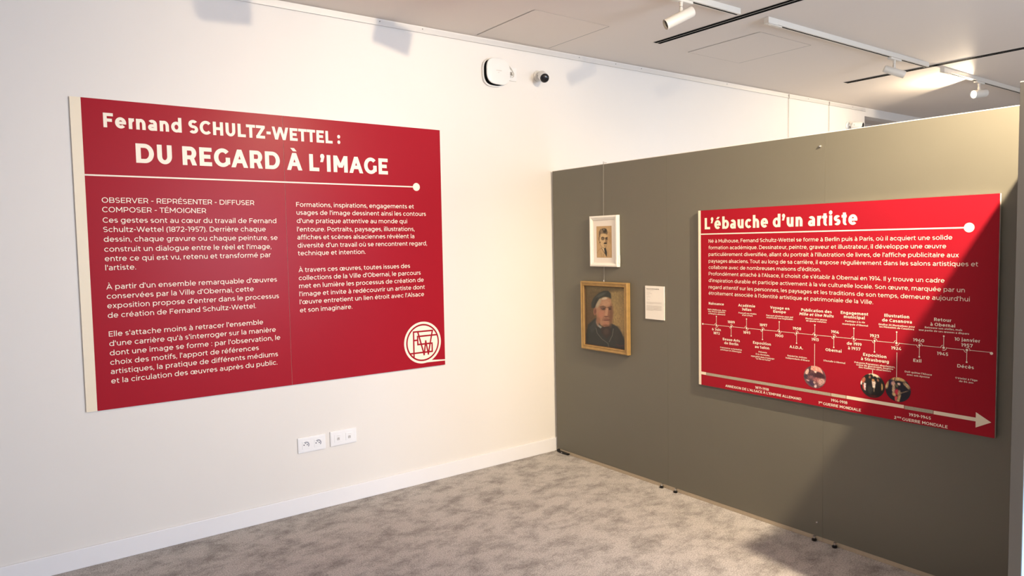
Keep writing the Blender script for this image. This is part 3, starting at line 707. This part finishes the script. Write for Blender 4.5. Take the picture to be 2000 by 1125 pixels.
# ---------------------------------------------------------------- painted and printed pictures (flat pictures on their own sheets)
def lin(c): return tuple((x / 255 / 12.92 if x / 255 <= .04045 else ((x / 255 + .055) / 1.055) ** 2.4) for x in c)
class Canvas:
    def __init__(s, nx, ny, quad, bg):
        """quad: corners (top left, top right, bottom right, bottom left) of the sheet in the sketching grid the marks are given in"""
        s.nx, s.ny = nx, ny
        u, v = np.meshgrid((np.arange(nx)) / (nx - 1), (np.arange(ny)) / (ny - 1)); q = [np.array(p, float) for p in quad]
        P = ((1 - u) * (1 - v))[..., None] * q[0] + (u * (1 - v))[..., None] * q[1] + (u * v)[..., None] * q[2] + ((1 - u) * v)[..., None] * q[3]
        s.x, s.y = P[..., 0], P[..., 1]; s.c = np.ones((ny, nx, 3)) * np.array(bg, float); s.rng = np.random.RandomState(3)
    def put(s, m, col, k=1.0): s.c += (np.array(col, float) - s.c) * (np.clip(m, 0, 1) * k)[..., None]
    def ell(s, cx, cy, rx, ry, col, soft=.3, rot=0, k=1.0):
        a = math.radians(rot); dx, dy = s.x - cx, s.y - cy; X = (dx * math.cos(a) + dy * math.sin(a)) / rx; Y = (-dx * math.sin(a) + dy * math.cos(a)) / ry
        d = np.sqrt(X * X + Y * Y); s.put((1 - d) / soft + .5, col, k)
    def line(s, pts, w, col, soft=4, k=1.0):
        d = np.full(s.x.shape, 1e9)
        for (x0, y0), (x1, y1) in zip(pts, pts[1:]):
            L2 = (x1 - x0) ** 2 + (y1 - y0) ** 2; tt = np.clip(((s.x - x0) * (x1 - x0) + (s.y - y0) * (y1 - y0)) / L2, 0, 1)
            d = np.minimum(d, np.hypot(s.x - x0 - tt * (x1 - x0), s.y - y0 - tt * (y1 - y0)))
        s.put((w / 2 - d) / soft + .5, col, k)
    def poly(s, pts, col, soft=6, k=1.0):
        ins = np.zeros(s.x.shape, bool); d = np.full(s.x.shape, 1e9); n = len(pts)
        for i in range(n):
            (x0, y0), (x1, y1) = pts[i], pts[(i + 1) % n]
            if y0 != y1: ins ^= ((y0 > s.y) != (y1 > s.y)) & (s.x < (x1 - x0) * (s.y - y0) / (y1 - y0) + x0)
            L2 = (x1 - x0) ** 2 + (y1 - y0) ** 2; tt = np.clip(((s.x - x0) * (x1 - x0) + (s.y - y0) * (y1 - y0)) / L2, 0, 1)
            d = np.minimum(d, np.hypot(s.x - x0 - tt * (x1 - x0), s.y - y0 - tt * (y1 - y0)))
        s.put(np.where(ins, d, -d) / soft + .5, col, k)
    def grain(s, amp, cell=3):
        g = s.rng.randn(s.ny // cell + 2, s.nx // cell + 2); g = np.kron(g, np.ones((cell, cell)))[:s.ny, :s.nx]; s.c *= (1 + amp * g)[..., None]
    def mesh(s, name, m, parent, x0, y0, x1, y1, z, gain=1.0, disc=False):
        nx, ny = s.nx, s.ny; vs, fs = [], []
        for j in range(ny):
            for i in range(nx):
                if disc:                                  # square grid pressed into a round sheet
                    a, b_ = 2 * i / (nx - 1) - 1, 1 - 2 * j / (ny - 1)
                    X, Y = a * math.sqrt(1 - b_ * b_ / 2), b_ * math.sqrt(1 - a * a / 2)
                    vs.append(((x0 + x1) / 2 + X * (x1 - x0) / 2, (y0 + y1) / 2 + Y * (y1 - y0) / 2, z))
                else: vs.append((x0 + (x1 - x0) * i / (nx - 1), y1 + (y0 - y1) * j / (ny - 1), z))
        for j in range(ny - 1):
            for i in range(nx - 1): fs.append((j * nx + i, (j + 1) * nx + i, (j + 1) * nx + i + 1, j * nx + i + 1))
        me = bpy.data.meshes.new(name); me.from_pydata(vs, [], fs); me.materials.append(M[m])
        at = me.color_attributes.new('paint', 'FLOAT_COLOR', 'POINT')
        cc = np.clip(s.c, 0, 255) / 255; cl = np.where(cc <= .04045, cc / 12.92, ((cc + .055) / 1.055) ** 2.4) * gain
        at.data.foreach_set('color', np.concatenate([np.clip(cl, 0, .95).reshape(-1, 3), np.ones((nx * ny, 1))], 1).astype(np.float32).ravel())
        o = bpy.data.objects.new(name, me); COL.objects.link(o); o.parent = parent; return o

# three round pictures on the timeline board
G = 1.25
cv = Canvas(40, 40, ((250, 300), (785, 300), (785, 850), (250, 850)), (96, 62, 66))
cv.poly([(400, 300), (720, 300), (720, 460), (560, 440), (400, 400)], (226, 160, 140), 20)
for k in range(9): cv.line([(420 + 34 * k, 300), (440 + 30 * k, 420)], 9, (190, 70, 66), 6, .8)
cv.ell(318, 450, 44, 80, (226, 176, 160), .3); cv.line([(382, 320), (385, 480)], 34, (62, 34, 40), 10)
cv.ell(470, 560, 110, 80, (70, 42, 52), .4); cv.ell(640, 530, 130, 100, (58, 26, 34), .4, 15); cv.ell(535, 450, 26, 26, (232, 186, 168), .4)
cv.ell(580, 640, 110, 60, (140, 84, 84), .5); cv.ell(430, 590, 60, 40, (120, 78, 84), .5); cv.ell(430, 740, 100, 70, (58, 40, 64), .5); cv.ell(690, 690, 90, 100, (176, 136, 128), .5)
cv.ell(510, 715, 30, 26, (206, 168, 156), .4); cv.ell(540, 800, 36, 40, (196, 176, 176), .4); cv.ell(345, 695, 44, 18, (186, 150, 150), .5); cv.ell(300, 600, 50, 70, (60, 46, 58), .5)
cv.grain(.14, 1)
cv.mesh('round_picture', 'print', TIMELINE_BOARD, .7226 - .0588, .1470 - .0555, .7226 + .0588, .1470 + .0555, .0006, G, True)
cv = Canvas(40, 40, ((230, 340), (768, 340), (768, 860), (230, 860)), (26, 20, 18))
cv.ell(520, 360, 170, 60, (214, 190, 160), .5); cv.ell(280, 480, 50, 80, (176, 96, 70), .5); cv.ell(245, 560, 20, 60, (214, 196, 180), .4)
cv.poly([(300, 560), (360, 560), (335, 740), (300, 740)], (206, 184, 180), 14); cv.poly([(270, 600), (300, 600), (310, 740), (280, 720)], (160, 44, 30), 12)
for x, y in ((400, 420), (600, 460)):
    cv.ell(x - 45, y - 20, 55, 52, (10, 9, 9), .3, -25); cv.ell(x + 55, y - 15, 58, 50, (10, 9, 9), .3, 25); cv.ell(x + 25, y, 24, 36, (122, 84, 62), .4)
    cv.poly([(x - 40, y + 30), (x + 90, y + 30), (x + 140, y + 420), (x - 60, y + 420)], (14, 12, 12), 20)
cv.poly([(480, 500), (570, 500), (550, 650), (500, 640)], (214, 190, 172), 14); cv.ell(512, 480, 32, 30, (166, 120, 76), .5); cv.line([(535, 650), (535, 720)], 16, (160, 140, 110), 8)
cv.ell(705, 600, 18, 90, (190, 150, 90), .5); cv.ell(440, 700, 60, 90, (52, 48, 44), .7, 0, .8); cv.ell(520, 830, 100, 30, (60, 14, 14), .6)
cv.grain(.16, 1)
cv.mesh('round_picture', 'print', TIMELINE_BOARD, 1.0079 - .0565, .1467 - .0560, 1.0079 + .0565, .1467 + .0560, .0006, G, True)
cv = Canvas(40, 40, ((780, 420), (1330, 420), (1330, 945), (780, 945)), (20, 18, 30))
cv.ell(1060, 440, 200, 60, (196, 158, 104), .5); cv.ell(800, 590, 40, 110, (196, 160, 112), .5); cv.line([(965, 430), (965, 500)], 26, (60, 44, 34), 10); cv.ell(1250, 560, 80, 70, (176, 146, 110), .5)
for k in range(4): cv.line([(1180, 500 + 30 * k), (1320, 560 + 30 * k)], 9, (120, 92, 66), 7)
cv.ell(880, 540, 40, 60, (30, 28, 60), .5); cv.ell(945, 560, 46, 60, (196, 150, 132), .4, -30); cv.ell(1070, 520, 60, 30, (12, 12, 22), .4); cv.ell(1075, 560, 34, 30, (206, 170, 156), .4)
cv.poly([(1110, 480), (1260, 620), (1320, 820), (1200, 940), (1100, 940), (1120, 700)], (16, 16, 30), 18); cv.line([(1120, 750), (1270, 680)], 12, (150, 124, 92), 6)
cv.ell(960, 690, 34, 110, (176, 150, 120), .5); cv.ell(1030, 740, 46, 70, (176, 40, 60), .5); cv.ell(1085, 780, 36, 90, (150, 124, 92), .5); cv.ell(965, 800, 44, 40, (190, 156, 110), .4); cv.ell(1030, 600, 30, 40, (84, 84, 60), .5)
cv.poly([(980, 840), (1060, 820), (1020, 940), (970, 930)], (190, 70, 70), 14); cv.poly([(1060, 830), (1120, 800), (1100, 940), (1030, 940)], (170, 146, 100), 14)
cv.grain(.16, 1)
cv.mesh('round_picture', 'print', TIMELINE_BOARD, 1.1217 - .0555, .1459 - .0555, 1.1217 + .0555, .1459 + .0555, .0006, G, True)

# ---------------------------------------------------------------- framed portraits
def moulding(bm, w, h, fw_, z0, prof):
    """mitred frame; prof: (inset from outer edge, height) pairs from outside to inside"""
    loops = [[(0, 0), (w, 0), (w, h), (0, h)]]
    rings = []
    for ins, z in [(0, z0)] + list(prof):
        rings.append([bm.verts.new((x + (ins if x == 0 else -ins), y + (ins if y == 0 else -ins), z)) for x, y in loops[0]])
    for a, b_ in zip(rings, rings[1:]):
        for i in range(4): bm.faces.new((a[i], a[(i + 1) % 4], b_[(i + 1) % 4], b_[i]))
    return bm
# small drawing in a white frame
w, h = .258, .332
t = thing('framed_drawing', 'small portrait drawing in a white frame, hung above the oil portrait', 'framed picture', mw=on_partition(-.4305, 1.350, .004))
link('frame', moulding(B(), w, h, .024, 0, ((0, .022), (.004, .026), (.012, .0262), (.017, .0225), (.019, .020), (.0255, .0185), (.0255, .014))), 'frame', t)
link('backing', box(B(), .002, .002, 0, w - .002, h - .002, .010), 'foam', t)
link('mount', box(B(), .024, .024, .0101, w - .024, h - .024, .0135), 'mount', t)
b = B(); box(b, w + .0002, .022, .004, w + .006, .075, .016); link('hanging_tab', b, 'frame', t, bevel=.001)
cv = Canvas(70, 132, ((350, 303), (648, 283), (652, 882), (358, 887)), (206, 172, 124))
cv.grain(.02, 2)
for k in range(6): cv.line([(585 + 9 * k, 390 + 6 * k), (588 + 9 * k, 560 + 14 * k)], 4, (150, 118, 82), 4, .45)
cv.ell(485, 560, 82, 145, (218, 186, 138), .25)
cv.poly([(398, 520), (402, 400), (430, 352), (500, 335), (552, 350), (574, 410), (564, 452), (530, 438), (480, 432), (440, 432), (418, 470), (412, 540)], (122, 104, 80), 14)
cv.ell(515, 378, 38, 40, (66, 58, 46), .6, 20); cv.ell(480, 368, 18, 26, (80, 70, 56), .6); cv.ell(500, 360, 10, 14, (170, 150, 118), .6); cv.ell(455, 400, 26, 40, (146, 126, 98), .6)
for k in range(5): cv.line([(408 + 7 * k, 400 + 3 * k), (404 + 6 * k, 500)], 3, (92, 76, 58), 3, .6)
cv.ell(403, 530, 13, 40, (160, 130, 94), .4); cv.line([(398, 500), (394, 540), (406, 566)], 4, (92, 76, 58), 4)
cv.ell(476, 530, 31, 27, (104, 86, 66), .5); cv.ell(480, 530, 17, 13, (176, 150, 112), .5); cv.ell(482, 530, 8, 9, (44, 38, 32), .5)
cv.ell(549, 530, 21, 27, (96, 80, 62), .5); cv.ell(548, 532, 8, 10, (44, 38, 32), .5); cv.line([(450, 508), (478, 496), (508, 514)], 9, (62, 52, 42), 6); cv.line([(526, 514), (566, 498)], 10, (58, 48, 40), 6)
cv.line([(524, 520), (530, 580), (520, 600), (502, 596)], 6, (112, 90, 64), 6); cv.ell(545, 580, 14, 40, (150, 120, 86), .6)
cv.poly([(488, 626), (512, 602), (552, 598), (556, 622), (524, 632)], (58, 48, 40), 8); cv.line([(500, 656), (532, 652)], 5, (96, 74, 56), 5); cv.ell(520, 668, 18, 6, (150, 118, 84), .6)
cv.line([(408, 560), (424, 640), (462, 690), (506, 706), (540, 690), (560, 610), (572, 500)], 5, (104, 86, 64), 5); cv.ell(420, 600, 12, 14, (110, 92, 70), .6)
cv.poly([(458, 700), (500, 712), (520, 735), (512, 800)], (226, 200, 156), 8); cv.poly([(500, 712), (534, 694), (558, 780), (556, 862), (516, 800)], (58, 56, 48), 8)
cv.line([(452, 704), (512, 800), (556, 868)], 8, (76, 64, 50), 5); cv.line([(440, 790), (450, 860), (440, 884)], 4, (110, 90, 66), 4); cv.line([(492, 820), (478, 876)], 5, (96, 78, 58), 4); cv.line([(572, 730), (584, 860)], 5, (140, 112, 80), 5)
cv.line([(366, 800), (400, 740), (450, 700)], 4, (140, 112, 80), 5)
cv.mesh('drawing', 'print', t, .0575, .0585, .1985, .2645, .0138, .8)
# oil portrait in a gilt frame
w, h = .4375, .4600
t = thing('framed_painting', 'oil portrait of a man in a beret, in a gilt frame', 'framed picture', mw=on_partition(-.3370, .7900, .004))
link('frame', moulding(B(), w, h, .03, 0, ((0, .026), (.003, .030), (.008, .031), (.011, .028), (.022, .0255), (.025, .0285), (.029, .025), (.030, .020), (.030, .012))), ('gold',), t)
link('stretcher', box(B(), .004, .004, 0, w - .004, h - .004, .010), 'goldshade', t)
link('rebate', moulding(B(), w - .058, h - .058, .01, .0105, ((0, .020), (.003, .018), (.005, .0137))), 'goldshade', t).location = (.029, .029, 0)
cv = Canvas(128, 134, ((165, 155), (625, 185), (660, 972), (208, 897)), (96, 80, 50))
cv.ell(570, 430, 120, 360, (160, 134, 86), .9); cv.ell(540, 300, 60, 110, (152, 130, 84), .9); cv.ell(240, 560, 70, 200, (92, 70, 42), .9); cv.ell(400, 190, 240, 40, (110, 94, 58), .9); cv.ell(600, 640, 50, 140, (166, 138, 88), .9)
cv.grain(.035, 3)
cv.poly([(205, 900), (200, 790), (222, 650), (298, 575), (335, 555), (380, 690), (440, 720), (492, 636), (560, 676), (612, 760), (645, 850), (665, 980)], (40, 43, 41), 14)
cv.poly([(240, 690), (300, 600), (330, 620), (320, 700), (270, 760)], (52, 56, 54), 16); cv.ell(560, 780, 40, 90, (50, 48, 44), .8)
cv.poly([(372, 680), (484, 672), (494, 780), (446, 830), (390, 770)], (50, 38, 34), 14); cv.ell(440, 740, 30, 40, (70, 54, 46), .8)
cv.poly([(316, 585), (336, 640), (388, 684), (372, 700), (338, 672), (318, 630)], (146, 150, 144), 8)
cv.line([(320, 698), (336, 762), (392, 834), (464, 892), (476, 940)], 6, (112, 112, 98), 6, .9); cv.line([(518, 706), (510, 790), (478, 872)], 7, (112, 112, 98), 6, .9)
cv.poly([(330, 340), (420, 296), (476, 330), (490, 410), (488, 520), (480, 620), (460, 668), (415, 680), (372, 655), (338, 596), (318, 540), (304, 470), (310, 400)], (172, 128, 98), 10)
cv.ell(484, 530, 24, 130, (122, 86, 62), .8); cv.ell(340, 590, 24, 70, (150, 106, 78), .8); cv.ell(298, 480, 19, 52, (150, 100, 76), .4); cv.ell(300, 482, 9, 30, (112, 70, 54), .6)
cv.ell(332, 372, 26, 66, (176, 160, 132), .6, 18); cv.ell(402, 318, 34, 16, (206, 188, 160), .7, -10); cv.ell(420, 372, 50, 40, (192, 150, 116), .8)
cv.ell(394, 446, 32, 20, (110, 76, 58), .7); cv.ell(466, 448, 24, 18, (100, 68, 52), .7); cv.ell(396, 450, 15, 8, (56, 40, 34), .6); cv.ell(466, 452, 12, 8, (52, 38, 32), .6)
cv.line([(356, 426), (390, 416), (424, 432)], 13, (104, 80, 62), 7); cv.line([(446, 432), (488, 422)], 12, (92, 70, 54), 7); cv.line([(380, 452), (412, 453)], 5, (40, 30, 27), 4); cv.line([(454, 454), (480, 452)], 5, (38, 28, 26), 4); cv.ell(388, 446, 5, 3, (170, 150, 128), .6); cv.line([(372, 470), (410, 474)], 5, (136, 92, 72), 6, .8); cv.line([(374, 352), (430, 346), (466, 356)], 4, (146, 108, 82), 6, .7); cv.line([(378, 378), (440, 372)], 4, (150, 112, 86), 6, .6)
cv.poly([(424, 440), (452, 440), (462, 520), (440, 546), (412, 538)], (192, 146, 114), 10); cv.poly([(452, 440), (474, 520), (462, 548), (446, 546)], (140, 96, 72), 8); cv.ell(432, 548, 24, 8, (116, 72, 58), .7)
cv.ell(372, 520, 38, 48, (184, 126, 100), .9); cv.line([(404, 550), (388, 600)], 6, (132, 90, 70), 8, .7); cv.ell(436, 594, 38, 8, (112, 62, 54), .6); cv.line([(402, 592), (436, 596), (470, 590)], 4, (78, 42, 38), 4); cv.line([(412, 542), (420, 552), (446, 554), (462, 546)], 5, (98, 62, 50), 5); cv.ell(436, 574, 36, 10, (140, 98, 76), .8); cv.ell(430, 636, 36, 22, (176, 122, 96), .8); cv.ell(430, 662, 40, 12, (130, 88, 66), .8)
cv.poly([(254, 440), (250, 372), (274, 308), (330, 248), (390, 218), (440, 220), (472, 256), (478, 318), (446, 300), (392, 292), (342, 322), (312, 378), (292, 436)], (46, 50, 45), 10)
cv.ell(360, 272, 60, 18, (70, 76, 68), .8, -28); cv.ell(300, 370, 12, 60, (32, 34, 32), .8, 16)
cv.line([(560, 905), (600, 925), (650, 915)], 8, (92, 40, 36), 6, .8); cv.line([(570, 935), (640, 940)], 6, (84, 36, 32), 6, .7)
cv.grain(.03, 1)
cv.mesh('canvas', 'paint', t, .033, .033, w - .033, h - .033, .0140, .82)
# steel hanging wire
def wirepart(pts, name, parent): return link(name, tube(B(), pts, .0012, 6), 'rod', parent)
t = thing('hanging_wire', 'thin steel wire from the panel top down to both portraits', 'wire', (XP - .0075, -.5440, 1.25))
wirepart([(0, 0, .002), (0, -.001, .10)], 'lower_wire', t); wirepart([(0, -.002, .433), (0, -.0065, .7665)], 'upper_wire', t)
b = B(); tube(b, [(0, -.0065, .765), (.0, -.0066, .772), (.006, -.0066, .775), (.030, -.0066, .775)], .002, 6); box(b, -.002, -.0105, .7655, .002, -.0025, .782); link('top_hook', b, 'steel', t)
link('picture_hook', box(B(), -.003, -.004, 0, .001, .004, .012), 'steel', t)
# wall label
t = thing('wall_label', 'white text card beside the oil portrait', 'label', mw=on_partition(-.9030, 1.0335, .0004))
link('card', box(B(), 0, 0, 0, .153, .204, .0055), 'paper', t)
letters('heading_print', [dict(txt='Fernand SCHULTZ-WETTEL', size=.0080, width=.104, x=.010, y=.1835, w=.15, v=.12, seg=12)], t, 'blackprint', .0059)
fs = [rectf(.010, y, .010 + l, y + .0016) for y, l in ((.1770, .060), (.1655, .034), (.1565, .045), (.1480, .024), (.1360, .034), (.1270, .012), (.1190, .026))]
random.seed(5)
def para(y, n, w0):
    for k in range(n):
        x = .010; end = .010 + (w0 if k < n - 1 else w0 * .45)
        while x < end:
            l = min(random.uniform(.003, .011), end - x); fs.append(rectf(x, y - .0037 * k, x + l, y - .0037 * k + .0013)); x += l + .0014
para(.1045, 4, .124); para(.0830, 9, .122)
link('fine_print', flat(B(), fs, .0059), 'palegrey', t, smooth=None)

# ---------------------------------------------------------------- sockets on the left wall
def plate(x, z, label, kind):
    t = thing('wall_socket', label, 'wall socket', mw=on_left_wall(x, z, .0002))
    b = B(); box(b, 0, 0, 0, .164, .087, .0085); link('cover_plate', b, 'socketwhite', t, bevel=.002)
    b = B(); box(b, .006, .006, .0086, .158, .081, .0098); link('inner_frame', b, 'socketwhite', t, bevel=.0008)
    for k in (0, 1):
        cx = .0465 + .071 * k; cy = .0435
        b = B(); box(b, cx - .0225, cy - .0225, .0099, cx + .0225, cy + .0225, .0118)
        m = link('power_outlet' if kind == 'power' else 'network_outlet', b, 'socketwhite', t, bevel=.0006)
        if kind == 'power':
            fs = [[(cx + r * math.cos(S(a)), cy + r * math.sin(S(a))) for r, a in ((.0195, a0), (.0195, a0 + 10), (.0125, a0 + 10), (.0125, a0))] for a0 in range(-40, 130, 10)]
            link('recess', flat(B(), fs, .01200), 'shadowgrey', m, smooth=None)  # grey half ring paints the shade on one side of the round hollow
            link('recess_floor', flat(B(), [circle(cx, cy, .0125, 30)], .01195), 'socketwhite', m, smooth=None)
            fs = [circle(cx - .0125, cy + .001, .0034, 14), circle(cx + .0065, cy + .001, .0034, 14)]
            link('pin_hole', flat(B(), fs, .0122), 'pin', m, smooth=None)
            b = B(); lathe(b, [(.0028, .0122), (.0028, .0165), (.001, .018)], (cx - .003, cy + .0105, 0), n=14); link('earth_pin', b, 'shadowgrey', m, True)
        else:
            px = cx + (.001 if k == 0 else -.001)
            link('port', flat(B(), [rectf(px - .0075, cy - .011, px + .0075, cy - .0085), rectf(px - .0075, cy - .0085, px - .005, cy + .004), rectf(px + .005, cy - .0085, px + .0075, cy + .004), rectf(px - .002, cy - .006, px + .003, cy + .004)], .0121), 'greyprint', m, smooth=None)
            link('shutter_line', flat(B(), [rectf(cx - .009, cy + .013, cx + .010, cy + .0142)], .01195), 'palegrey', m, smooth=None)
    return t
plate(1.391, .3485, 'white double power socket low on the wall, left of the network socket', 'power')
plate(1.584, .3525, 'white double network socket low on the wall, beside the power socket', 'data')

# ---------------------------------------------------------------- access point, its wall box, and the cameras
t = thing('access_point', 'white rounded wireless access point high on the wall beside the camera', 'access point', mw=on_left_wall(2.826, 2.652, .0, 0))
b = prism(B(), circle(-.016, -.006, .090, 48, 3.0), .004, .014); link('back_plate', b, 'white', t, True)
b = prism(B(), circle(-.012, -.004, .084, 48, 3.0), .0142, .034); link('gap_shade', b, 'dark', t, True)  # black core paints the shade in the gap behind the cover
b = B(); pts = circle(0, 0, .0925, 56, 3.0); pts = [(x * 1.02, y * .93) for x, y in pts]
rr = [[b.verts.new((x * k, y * k, z)) for x, y in pts] for k, z in ((.93, .036), (.985, .038), (1, .043), (.985, .048), (.93, .0505), (.5, .0520), (.06, .0522))]
for a_, c_ in zip(rr, rr[1:]):
    for i in range(len(pts)): b.faces.new((a_[i], a_[(i + 1) % len(pts)], c_[(i + 1) % len(pts)], c_[i]))
b.faces.new(rr[0][::-1]); b.faces.new(rr[-1]); link('cover', b, 'white', t, True)
fs = [rectf(-.022 + .0075 * k, .002, -.0165 + .0075 * k, .0068) for k in range(6)] + [rectf(-.010, -.010, .002, -.0075)]
link('faint_mark', flat(B(), fs, .0528), 'palegrey', t, smooth=None)
link('cable', tube(B(), [(.02, .074, .018), (.06, .078, .020), (.098, .062, .021), (.130, .034, .020), (.149, .008, .018), (.147, -.012, .016), (.138, -.016, .012)], .0026, 8), 'lampwhite', t, True)
t = thing('network_jack', 'white network jack plate behind the access point cable', 'network jack', mw=on_left_wall(2.908, 2.612, .0002))
link('cover_plate', box(B(), 0, 0, 0, .095, .090, .010), 'white', t, bevel=.002)
link('port', flat(B(), [rectf(.036, .034, .060, .058), rectf(.040, .024, .050, .029)], .0104), 'greyprint', t, smooth=None)
link('plug', box(B(), .050, .040, .0102, .062, .055, .018), 'lampwhite', t, bevel=.001)
def security_camera(x, z, axis, label, r=.033):
    t = thing('security_camera', label, 'security camera', (x, 0, z)); d = Vector(axis).normalized()
    b = B(); lathe(b, [(.040, 0), (.040, .008), (.034, .014), (.012, .018)], (0, 0, 0), (0, -1, 0), 32); link('wall_base', b, 'white', t, True)
    J = Vector((0, -.045, .0)); b = B(); tube(b, [(0, -.012, 0), (0, -.030, .001), tuple(J)], .013, 14); lathe(b, [(.001, -.017), (.012, -.013), (.017, 0), (.012, .013), (.001, .017)], J, d, 20); link('arm', b, 'white', t, True)
    b = B(); lathe(b, [(r * .7, -.020), (r * .97, -.012), (r, 0), (r, .075), (r * .97, .080), (r * .93, .080)], J + d * .022, d, 36); link('body', b, 'white', t, True)
    b = B(); lathe(b, [(r * .93, .078), (r * .93, .082), (r * .80, .089), (r * .45, .0945), (.0005, .0955)], J + d * .022, d, 36); link('front_glass', b, 'darklens', t, True)
    e = d.cross(Vector((0, 0, 1))).normalized()
    for s in (-1, 1): link('screw', lathe(B(), [(.004, 0), (.004, .0025)], J + d * .03 + e * s * (r * .98), e * s, 12), 'greyprint', t)
    return t
security_camera(3.195, 2.672, (-.42, -.80, -.40), 'white security camera with black glass, right of the access point')
security_camera(7.31, 2.652, (.36, -.86, -.22), 'white security camera peeking over the partition near the recess', .042)
# two picture wires on the far stretch of the wall
for x, lb in ((6.235, 'thin wire hanging from the rail on the far wall, nearer the white corner'), (6.945, 'thin wire hanging from the rail just before the far security camera')):
    t = thing('hanging_wire', lb, 'wire', (x, -.008, 2.83), 'wires on the far wall')
    link('rod', tube(B(), [(0, 0, -.9), (0, 0, .004)], .0022, 6), 'rod', t); link('rail_hook', box(B(), -.003, -.006, -.008, .003, -.003, .030), 'greyprint', t)
